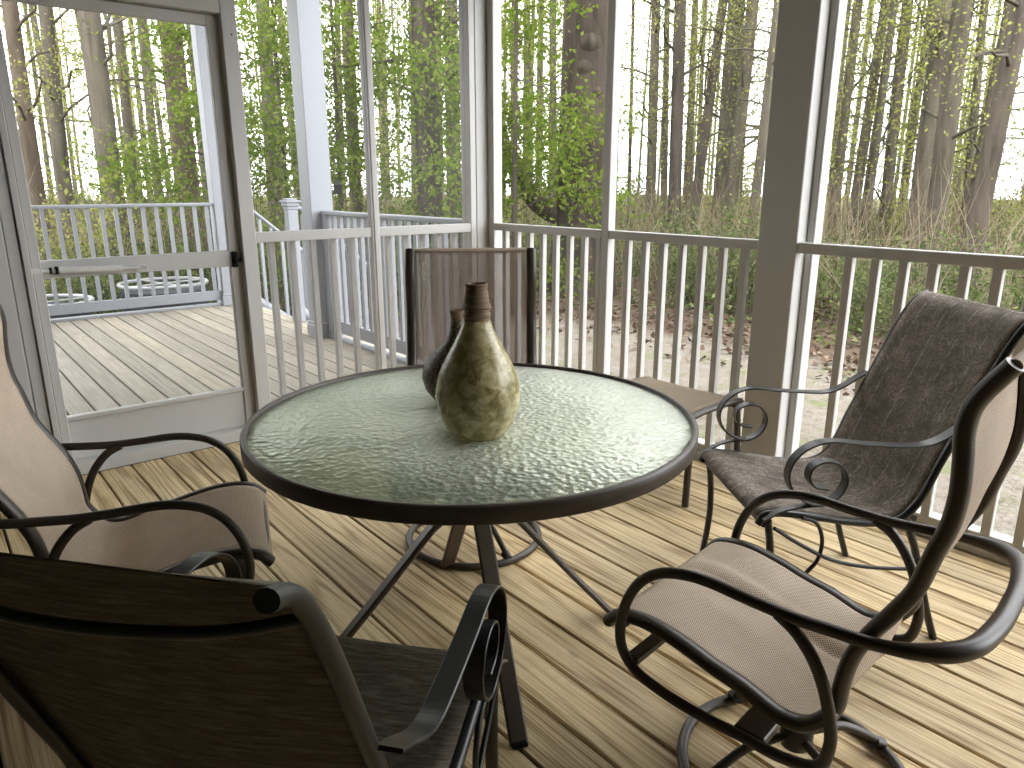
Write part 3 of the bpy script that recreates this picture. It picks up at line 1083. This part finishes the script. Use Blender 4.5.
def leaf_object(name, mat, C, size, parent=None, aspect=.62, flat=0.0, rg=None):
    """many small folded leaves in one mesh (foliage of one plant)"""
    rg = rg or np.random.default_rng(1)
    C = np.asarray(C, float)
    N = len(C)
    a = rg.normal(size=(N, 3))
    if flat:
        a[:, 2] *= (1 - flat)
    a /= np.linalg.norm(a, axis=1)[:, None]
    b = rg.normal(size=(N, 3))
    if flat:
        b[:, 2] *= (1 - flat)
    b -= a * (a * b).sum(1)[:, None]
    b /= np.linalg.norm(b, axis=1)[:, None]
    nn = np.cross(a, b)
    L = size * rg.uniform(.6, 1.25, size=(N, 1))
    Wd = L * aspect
    v = np.stack([C - a * L * .5, C + b * Wd * .5 + nn * L * .12 - a * L * .05, C + a * L * .5, C - b * Wd * .5 + nn * L * .12 - a * L * .05], 1).reshape(-1, 3)
    me = bpy.data.meshes.new(name)
    me.vertices.add(4 * N)
    me.vertices.foreach_set('co', v.astype(np.float32).ravel())
    me.loops.add(6 * N)
    base = np.arange(N)[:, None] * 4
    me.loops.foreach_set('vertex_index', (base + np.array([[0, 1, 2, 0, 2, 3]])).astype(np.int32).ravel())
    me.polygons.add(2 * N)
    me.polygons.foreach_set('loop_start', (np.arange(2 * N) * 3).astype(np.int32))
    me.materials.append(mat)
    me.update(calc_edges=True)
    me.validate()
    o = bpy.data.objects.new(name, me)
    COL.objects.link(o)
    if parent is not None:
        o.parent = parent
    return o


def grow(root, seed, H, r0, lean=(0, 0), z0=2.0, nb=14, blen=2.2, per=40, lsize=.06, jit=.22, bark=None, leaf=None, droop=0.0, flare=1.0, knots=0, limb=None, up=.35, ns=10):
    rg = np.random.default_rng(seed)
    m = MB()
    P, R = [], []
    K = 12
    ph = rg.uniform(0, 6)
    for i in range(K + 1):
        t = i / K
        z = H * t
        wob = .012 * H * math.sin(ph + t * 5) * t * (1 - t)
        P.append((lean[0] * z + wob, lean[1] * z + wob * .7, z - .15 * (i == 0)))
        R.append(r0 * (1 - .62 * t) * (1 + .45 * flare * math.exp(-z / .45)))
    path = crv(P, 2)
    rad = np.interp(np.linspace(0, K, len(path)), range(K + 1), R)
    m.tube(path, list(rad), ns)
    Q = []

    def at(z):
        return np.array([np.interp(z, [p[2] for p in path], [p[k] for p in path]) for k in (0, 1)] + [z])
    for b in range(nb):
        h = z0 + (H * .85 - z0) * (b / nb) ** 1.2 + rg.uniform(-.2, .2)
        az = rg.uniform(0, 2 * PI)
        ln = blen * rg.uniform(.5, 1.1) * (1 - .45 * h / H)
        d = np.array([math.cos(az), math.sin(az), up + rg.uniform(-.25, .35)])
        p = at(h)
        br = [p]
        for k in range(5):
            d = unit(d + rg.normal(size=3) * .22 + np.array([0, 0, -droop * .25]))
            p = p + d * ln / 5
            br.append(p)
        m.tube(br, list(np.linspace(max(.006, min(r0 * .22, .035)), .003, 6)), 5)
        tips = [br]
        for k in range(3):
            s = br[2 + k % 3]
            d2 = unit(d + rg.normal(size=3) * .8)
            tw = [s, s + d2 * ln * .2, s + d2 * ln * .36 + np.array([0, 0, -.05 * droop])]
            m.tube(tw, [.005, .004, .002], 4)
            tips.append(tw)
        for _ in range(per):
            tp = tips[rg.integers(len(tips))]
            u = rg.uniform(.35, 1) * (len(tp) - 1)
            i = min(int(u), len(tp) - 2)
            q = tp[i] + (tp[i + 1] - tp[i]) * (u - i)
            Q.append(q + rg.normal(size=3) * jit * np.array([1, 1, .7]))
    for hk, az, rr in (knots or []):
        p = at(hk)
        o = np.array([math.cos(az), math.sin(az), 0]) * r0 * .75
        m.tube([p + o * .2, p + o * .8, p + o * 1.08, p + o * 1.2, p + o * 1.26], [rr * 1.9, rr * 1.6, rr * 1.15, rr * .7, rr * .2], 12)
    for lb, lr in (limb or []):
        pts = crv(lb, 5)
        m.tube(pts, list(np.linspace(lr, lr * .3, len(pts))), 9)
    m.obj('trunk', bark, root)
    if per and leaf is not None and Q:
        leaf_object('foliage', leaf, Q, lsize, root, rg=rg)
    return root


def tree(label, x, y, group, **kw):
    r = thing('tree', label, 'tree', (x, y, GZ), 0, group)
    return grow(r, **kw)


# prominent trunks: x, y, radius, lean x, lean y, label
TR = [(-1.21, 10.09, .128, .016, -.002, 'red', 'shaggy reddish trunk at the edge of the screen door view'),
      (-.58, 12.02, .135, .038, -.006, 'bark', 'leaning grey trunk just beside the shaggy reddish one'),
      (-.37, 8.94, .174, .004, -.001, 'bark', 'stout brown trunk in the middle of the screen door view'),
      (.74, 12.80, .108, .038, -.008, 'bark', 'slim trunk close behind the stout brown one'),
      (1.95, 15.59, .113, .020, -.005, 'bark', 'thin leaning trunk between stout brown trunk and far column'),
      (1.50, 11.57, .248, .010, -.003, 'red', 'broad brown trunk half hidden by the far deck column'),
      (2.63, 10.13, .148, .014, -.006, 'bark', 'brown trunk just past the screen door post'),
      (3.56, 8.61, .119, .009, -.005, 'bark', 'grey trunk behind the hanging feeder'),
      (6.93, 15.87, .093, .018, -.009, 'bark', 'thin far trunk beside the near roof column'),
      (3.65, 6.25, .203, -.004, .003, 'dark', 'dark straight trunk behind the bay left of the corner post'),
      (5.67, 8.50, .159, -.001, .001, 'dark', 'dark trunk pressed against the edge of the corner post'),
      (10.26, 17.45, .106, .016, -.010, 'bark', 'pale thin trunk left of the dark straight one'),
      (12.96, 15.52, .123, 0, 0, 'bark', 'first slim trunk right of the corner post'),
      (12.61, 14.50, .135, .001, -.001, 'bark', 'second slim trunk right of the corner post'),
      (14.24, 15.74, .128, .002, -.002, 'bark', 'third slim trunk right of the corner post'),
      (15.26, 16.17, .133, -.006, .005, 'bark', 'slim trunk almost touching the big oak'),
      (16.45, 13.56, .073, -.012, .013, 'bark', 'thinnest pole tree just right of the second mullion'),
      (12.36, 9.12, .141, -.013, .015, 'bark', 'first full trunk right of the second mullion, leafy at the top'),
      (15.68, 11.38, .119, -.023, .028, 'bark', 'slim trunk between two thicker ones right of the second mullion'),
      (10.41, 6.76, .156, -.017, .022, 'dark', 'mossy thicker trunk in the middle of the bay left of the wide post'),
      (16.12, 10.83, .135, -.013, .017, 'bark', 'far slim trunk behind the crooked leaning one'),
      (11.40, 7.12, .127, .044, -.059, 'dark', 'crooked leaning trunk in the bay left of the wide post'),
      (12.58, 7.20, .161, .001, -.002, 'bark', 'pale upright trunk right of the crooked leaning one'),
      (13.51, 7.62, .127, 0, 0, 'bark', 'slim twin of the pale upright trunk'),
      (11.90, 6.43, .165, .018, -.026, 'bark', 'stout leaning trunk nearest the twin pale trunks'),
      (10.52, 4.91, .102, .016, -.024, 'bark', 'trunk grazing the edge of the wide post'),
      (13.94, 4.99, .107, .003, -.006, 'bark', 'first slim trunk right of the wide post'),
      (15.02, 5.08, .127, .014, -.029, 'bark', 'second leaning trunk right of the wide post'),
      (16.93, 5.72, .109, .008, -.016, 'bark', 'third slim leaning trunk right of the wide post'),
      (17.18, 5.19, .093, -.009, .019, 'dark', 'thin dark trunk before the stout pair right of the wide post'),
      (19.13, 5.71, .119, .002, -.005, 'bark', 'far grey trunk behind the stout pair'),
      (11.92, 2.24, .192, -.008, .019, 'bark', 'left trunk of the stout grey pair above the dark chair'),
      (11.09, 1.60, .169, -.008, .020, 'bark', 'right trunk of the stout grey pair above the dark chair'),
      (15.97, 2.83, .099, -.020, .056, 'bark', 'thin strongly leaning trunk behind the stout pair'),
      (9.39, .45, .147, .013, -.039, 'dark', 'leaning dark trunk at the picture edge above the dark chair')]
BK = {'bark': 'bark', 'dark': 'bark_dark', 'red': 'bark_red'}
for i, (x, y, r, lx, ly, bk, lab) in enumerate(TR):
    D = math.hypot(x - CAM[0], y - CAM[1])
    tree(lab, x, y, 'tall trunks of the near woods', seed=100 + i, H=15 + (i * 7 % 5), r0=r, lean=(lx, ly), z0=2.4 + (i % 4) * .5, nb=20, blen=2.8, per=150, lsize=.058, jit=.32,
         bark=M[BK[bk]], leaf=M['young_leaf'], flare=.7)

# the big oak with its low limb sweeping up
tree('huge old oak trunk with burls behind the table', 5.88, 5.09, 'tall trunks of the near woods', seed=77, H=17, r0=.50, lean=(.010, -.010), z0=5.2, nb=12, blen=4, per=60, lsize=.09, jit=.3,
     bark=M['oak'], leaf=M['young_leaf'], flare=.55, ns=18,
     knots=[(3.55, PI + .6, .12), (3.9, PI * 1.25, .14), (3.2, PI + 1.1, .09)],
     limb=[([(0, 0, 1.25), (-.52, .40, 1.45), (-.80, .75, 2.0), (-1.0, 1.15, 2.9), (-1.25, 1.75, 3.9), (-1.7, 2.3, 5.2)], .19),
           ([(-.80, .75, 2.0), (-1.1, .7, 2.1), (-1.4, .9, 2.15)], .035)])

# bright maples close to the porch
MP = [('bright green young maple leafing out by the stairs', 2.6, 7.3, 21, 5.6, 1.3, 24), ('bright green maple whose boughs fill the bay beside the corner post', 3.9, 5.6, 22, 6.2, .9, 32),
      ('bright green maple bough beside the big oak', 3.76, 4.31, 23, 5.6, 1.3, 18), ('bright green sapling seen through the door beside the far column', .75, 7.9, 24, 5.2, 1.7, 17),
      ('bright green sapling just right of the screen door', 1.95, 7.9, 25, 5.4, 1.7, 20)]
for lab, x, y, sd, H, z0, nb in MP:
    tree(lab, x, y, 'bright young maples', seed=sd, H=H, r0=.045, lean=(.01, 0), z0=z0, nb=nb, blen=2.3, per=260, lsize=.082, jit=.2, bark=M['bark_dark'], leaf=M['maple_leaf'], droop=.5, flare=.4, up=.2)

# distant woods: a few kinds, copied
BAYS = [(-24, 'the screen door'), (-13.2, 'the bay beside the screen door'), (-4.2, 'the bay left of the corner post'), (6.6, 'the bay right of the corner post'),
        (18.5, 'the bay left of the wide post'), (60, 'the bay right of the wide post')]
AX = math.radians(50.8)


def bay(x, y):
    a = AX - math.atan2(y - CAM[1], x - CAM[0])
    a = math.degrees(math.atan2(math.sin(a), math.cos(a)))
    for lim, nm in BAYS:
        if a < lim:
            return nm
    return BAYS[-1][1]


protos = []
for k in range(6):
    r = thing('tree', 'x', 'tree', (0, 0, GZ), 0, 'distant woods')
    grow(r, seed=300 + k, H=16, r0=.10, lean=((k - 2.5) * .008, (k % 3 - 1) * .01), z0=1.3 + .4 * (k % 3), nb=28, blen=3.0, per=130, lsize=.075, jit=.5, bark=M['bark'], leaf=M['young_leaf'], flare=.4, ns=7)
    kids_of(r)
    protos.append(r)
rg = random.Random(11)
cnt = 0
spots = []
tries = 0
while len(spots) < 170 and tries < 4000:
    tries += 1
    a = AX + math.radians(rg.uniform(-37, 37) if len(spots) < 125 else rg.choice((-1, 1)) * rg.uniform(37, 58))
    D = 17 + 48 * rg.random() ** .9
    x, y = CAM[0] + D * math.cos(a), CAM[1] + D * math.sin(a)
    if any((x - p) ** 2 + (y - q) ** 2 < 1.2 for p, q in spots) or any((x - q[0]) ** 2 + (y - q[1]) ** 2 < .6 for q in TR):
        continue
    spots.append((x, y))
for i, (x, y) in enumerate(spots):
    o = protos[i] if i < 6 else copy_tree(protos[i % 6])
    sc = rg.uniform(.75, 1.35)
    o.location = (x, y, GZ - .05)
    o.scale = (sc, sc, rg.uniform(.9, 1.2))
    o.rotation_euler = (0, 0, rg.uniform(0, 6.28))
    o['label'] = 'slim distant tree deep in the woods, seen through ' + bay(x, y)
    o['group'] = 'distant trees through ' + bay(x, y)


# shrubs
def shrub_proto(seed, h, w, n, leaf, size, stems=16):
    r = thing('shrub', 'x', 'shrub', (0, 0, GZ), 0, 'shrubs')
    rgn = np.random.default_rng(seed)
    m = MB()
    Q = []
    for k in range(stems):
        az = rgn.uniform(0, 2 * PI)
        ln = rgn.uniform(.6, 1)
        e = np.array([math.cos(az) * w * ln * rgn.uniform(.3, 1), math.sin(az) * w * ln * rgn.uniform(.3, 1), h * rgn.uniform(.6, 1)])
        p = [np.array([math.cos(az) * .06, math.sin(az) * .06, -.08]), e * np.array([.45, .45, .5]) + rgn.normal(size=3) * .06, e]
        pp = crv(p, 3)
        m.tube(pp, list(np.linspace(.009, .003, len(pp))), 5)
        for _ in range(n // stems):
            u = rgn.uniform(.2, 1)
            q = pp[min(len(pp) - 1, int(u * (len(pp) - 1)))]
            Q.append(q + rgn.normal(size=3) * np.array([.20 * w, .20 * w, .14 * h]))
    Q = [q for q in Q if q[2] > .02]
    m.obj('stems', M['bark'], r)
    leaf_object('foliage', leaf, Q, size, r, rg=rgn)
    kids_of(r)
    return r


sp = [shrub_proto(501, 1.3, .75, 1500, M['shrub_leaf'], .065), shrub_proto(502, 1.0, .9, 1500, M['shrub_leaf'], .06), shrub_proto(503, 1.7, .8, 1700, M['young_leaf'], .06), shrub_proto(504, .6, .7, 900, M['shrub_leaf'], .07)]
used = [0, 0, 0, 0]
IVY = [(-2.7, 7.5), (-2.0, 7.9), (-1.35, 7.6), (-2.4, 8.7), (-1.6, 8.9), (-.75, 7.75), (.15, 7.9), (-3.2, 8.2), (.9, 8.7), (-1.0, 8.4), (.45, 9.2)]
rg = random.Random(5)
SH = []
tries = 0
while len(SH) < 210 and tries < 9000:
    tries += 1
    a = AX + math.radians(rg.uniform(-37, 36))
    D = 9.6 + (17 * rg.random() ** 1.3 if len(SH) < 130 else 14 + 30 * rg.random())
    x, y = CAM[0] + D * math.cos(a), CAM[1] + D * math.sin(a)
    if x < 6.2 and y < 4.9:
        continue
    if x < 1.5 and y < 6.9:
        continue
    if any((x - p) ** 2 + (y - q) ** 2 < .55 for p, q in SH) or any((x - q[0]) ** 2 + (y - q[1]) ** 2 < .3 for q in TR) or (x - 5.88) ** 2 + (y - 5.09) ** 2 < .8:
        continue
    SH.append((x, y))
for x, y in SH + IVY:
    k = rg.choice([0, 0, 1, 1, 2, 3]) if (x, y) not in IVY else rg.choice([1, 2])
    o = sp[k] if used[k] == 0 else copy_tree(sp[k])
    used[k] += 1
    s = rg.uniform(.75, 1.25) * (1 + max(0, math.hypot(x, y) - 20) * .035)
    o.location = (x, y, GZ)
    o.scale = (s, s, s * rg.uniform(.8, 1.15))
    o.rotation_euler = (0, 0, rg.uniform(0, 6.28))
    nm = bay(x, y) if (x, y) not in IVY else 'the door above the far deck railing'
    o['label'] = ('taller yellow-green' if k == 2 else 'low spreading green' if k == 3 else 'leafy green') + ' shrub in the undergrowth, seen through ' + nm
    o['group'] = 'undergrowth shrubs through ' + nm

# dry brush and litter that nobody could count
rgn = np.random.default_rng(9)
m = MB()
for _ in range(5200):
    a = AX + math.radians(rgn.uniform(-36, 36))
    D = 10.5 + 22 * rgn.random() ** 1.2
    x, y = CAM[0] + D * math.cos(a), CAM[1] + D * math.sin(a)
    if (x < 6.0 and y < 5.3) or (x < 1.5 and y < 6.9):
        continue
    h = rgn.uniform(.5, 2.3)
    d = rgn.normal(size=2) * .45
    p0 = np.array([x, y, GZ - .05])
    p1 = p0 + np.array([d[0] * .4, d[1] * .4, h * .55])
    p2 = p0 + np.array([d[0], d[1], h])
    m.tube([p0, p1, p2], [.007, .005, .002], 3)
    d2 = rgn.normal(size=3) * .25
    m.tube([p1, p1 + d2 + np.array([0, 0, .25])], [.004, .002], 3)
tag(m.obj('dry_brush', M['dry']), 'tan leafless twigs and dry brush between the trees', 'brush', kind='stuff')
C = []
for _ in range(16000):
    a = AX + math.radians(rgn.uniform(-37, 37))
    D = 9 + 19 * rgn.random() ** 1.1
    x, y = CAM[0] + D * math.cos(a), CAM[1] + D * math.sin(a)
    if (x < 5.0 and y < 4.9) or (x < 1.2 and y < 6.3):
        continue
    C.append((x, y, GZ + rgn.uniform(.02, .9) * rgn.random() ** 2 + .02))
tag(leaf_object('ground_cover', M['shrub_leaf'], C, .085, rg=rgn, flat=.4), 'low leafy ground cover along the woods edge', 'ground cover', kind='stuff')
C = []
for _ in range(9000):
    x, y = rgn.uniform(3.0, 11), rgn.uniform(-4, 8)
    if rgn.random() > min(1, max(.04, (x - 3.0) / 1.6)):
        continue
    C.append((x, y, GZ + rgn.uniform(.01, .05)))
tag(leaf_object('fallen_leaves', M['dead_leaf'], C, .10, rg=rgn, flat=.7), 'brown fallen leaves past the sandy strip', 'leaves', kind='stuff')

# outdoor units behind the far railing
def unit_round(label, x, y, r, zt):
    t = thing('outdoor_unit', label, 'air conditioner', (x, y, GZ), 0, 'round outdoor units')
    h = zt - GZ
    MB().lathe([(r * .98, .06), (r * .98, h - .10)], 40).obj('louver_body', M['louver'], t)
    MB().box(-r * 1.1, r * 1.1, -r * 1.1, r * 1.1, -.03, .06, .01).obj('pad', M['concrete'], t)
    MB().tube([(r * math.cos(a), r * math.sin(a), h - .025) for a in np.linspace(0, 2 * PI, 49)[:-1]], .026, 10, closed=True).obj('top_ring', M['unit'], t)
    MB().lathe([(r * .9, h - .10), (r * .25, h - .075), (0, h - .07)], 40).obj('fan_deck', M['louver'], t)
    m = MB()
    for z in (.2, .34, .48):
        if z < h - .1:
            m.tube([(r * 1.0 * math.cos(a), r * 1.0 * math.sin(a), z) for a in np.linspace(0, 2 * PI, 41)[:-1]], .010, 6, closed=True)
    m.obj('louver', M['louver'], t)
    m = MB()
    for q in (.25, .25 + PI / 2):
        m.tube([(-r * math.cos(q), -r * math.sin(q), h - .03), (r * math.cos(q), r * math.sin(q), h - .03)], .012, 6)
    m.obj('top_guard', M['unit'], t)


unit_round('round outdoor unit with pale rim, close to the far column', -.40, 6.42, .52, .12)
unit_round('round outdoor unit with pale rim, partly hidden by the door jamb', -1.86, 5.86, .52, .08)

# hanging feeder
t = thing('bird_feeder', 'small dark house-shaped feeder hanging among the trees', 'bird feeder', (1.5, 5.12, 1.22))
t.scale = (.62, .62, .68)
MB().box(-.06, .06, -.06, .06, .0, .15).obj('seed_box', M['black'], t)
MB().lathe([(.10, .15), (.04, .23), (.012, .25)], 4).obj('roof', M['black'], t)
MB().box(-.08, .08, -.08, .08, -.015, .0).obj('tray', M['black'], t)
MB().tube([(0, 0, .24), (.02, .05, 2.4)], .003, 5).obj('wire', M['black'], t)

# ------------------------------------------------------------------ light, sky, camera
wd = bpy.data.worlds.new('overcast')
SC.world = wd
wd.use_nodes = True
nt = wd.node_tree
nt.nodes.clear()
out = nt.nodes.new('ShaderNodeOutputWorld')
bg = nt.nodes.new('ShaderNodeBackground')
tc = nt.nodes.new('ShaderNodeTexCoord')
sep = nt.nodes.new('ShaderNodeSeparateXYZ')
rp = nt.nodes.new('ShaderNodeValToRGB')
nt.links.new(tc.outputs['Generated'], sep.inputs[0])
nt.links.new(sep.outputs[2], rp.inputs[0])
rp.color_ramp.elements[0].position = 0.0
rp.color_ramp.elements[0].color = (.86, .89, .93, 1)
rp.color_ramp.elements[1].position = .9
rp.color_ramp.elements[1].color = (1.0, 1.0, 1.02, 1)
nt.links.new(rp.outputs[0], bg.inputs[0])
bg.inputs[1].default_value = 5.4
nt.links.new(bg.outputs[0], out.inputs[0])
cd = bpy.data.cameras.new('camera')
cam = bpy.data.objects.new('camera', cd)
COL.objects.link(cam)
cd.sensor_width = 36
cd.lens = 730 / 1024 * 36
cd.clip_start = .02
cd.clip_end = 400
p, ro, yw = math.radians(15.35), math.radians(-.05), math.radians(-39.2)
fw = np.array([0, math.cos(p), -math.sin(p)])
rt = np.array([1., 0, 0])
up = np.cross(rt, fw)
R2 = rt * math.cos(ro) + up * math.sin(ro)
U2 = -rt * math.sin(ro) + up * math.cos(ro)
Rz = np.array([[math.cos(yw), -math.sin(yw), 0], [math.sin(yw), math.cos(yw), 0], [0, 0, 1]])
R2, U2, fw = Rz @ R2, Rz @ U2, Rz @ fw
mx = Matrix(((R2[0], U2[0], -fw[0], CAM[0]), (R2[1], U2[1], -fw[1], CAM[1]), (R2[2], U2[2], -fw[2], CAM[2]), (0, 0, 0, 1)))
cam.matrix_world = mx
SC.camera = cam

SC.view_settings.view_transform = 'Standard'
SC.view_settings.look = 'None'
SC.view_settings.gamma = 1.0
SC.view_settings.use_curve_mapping = False
SC.view_settings.exposure = 0.92
SC.cycles.use_denoising = True
SC.cycles.max_bounces = 10
SC.cycles.diffuse_bounces = 5
SC.cycles.transparent_max_bounces = 24
SC.cycles.use_adaptive_sampling = False
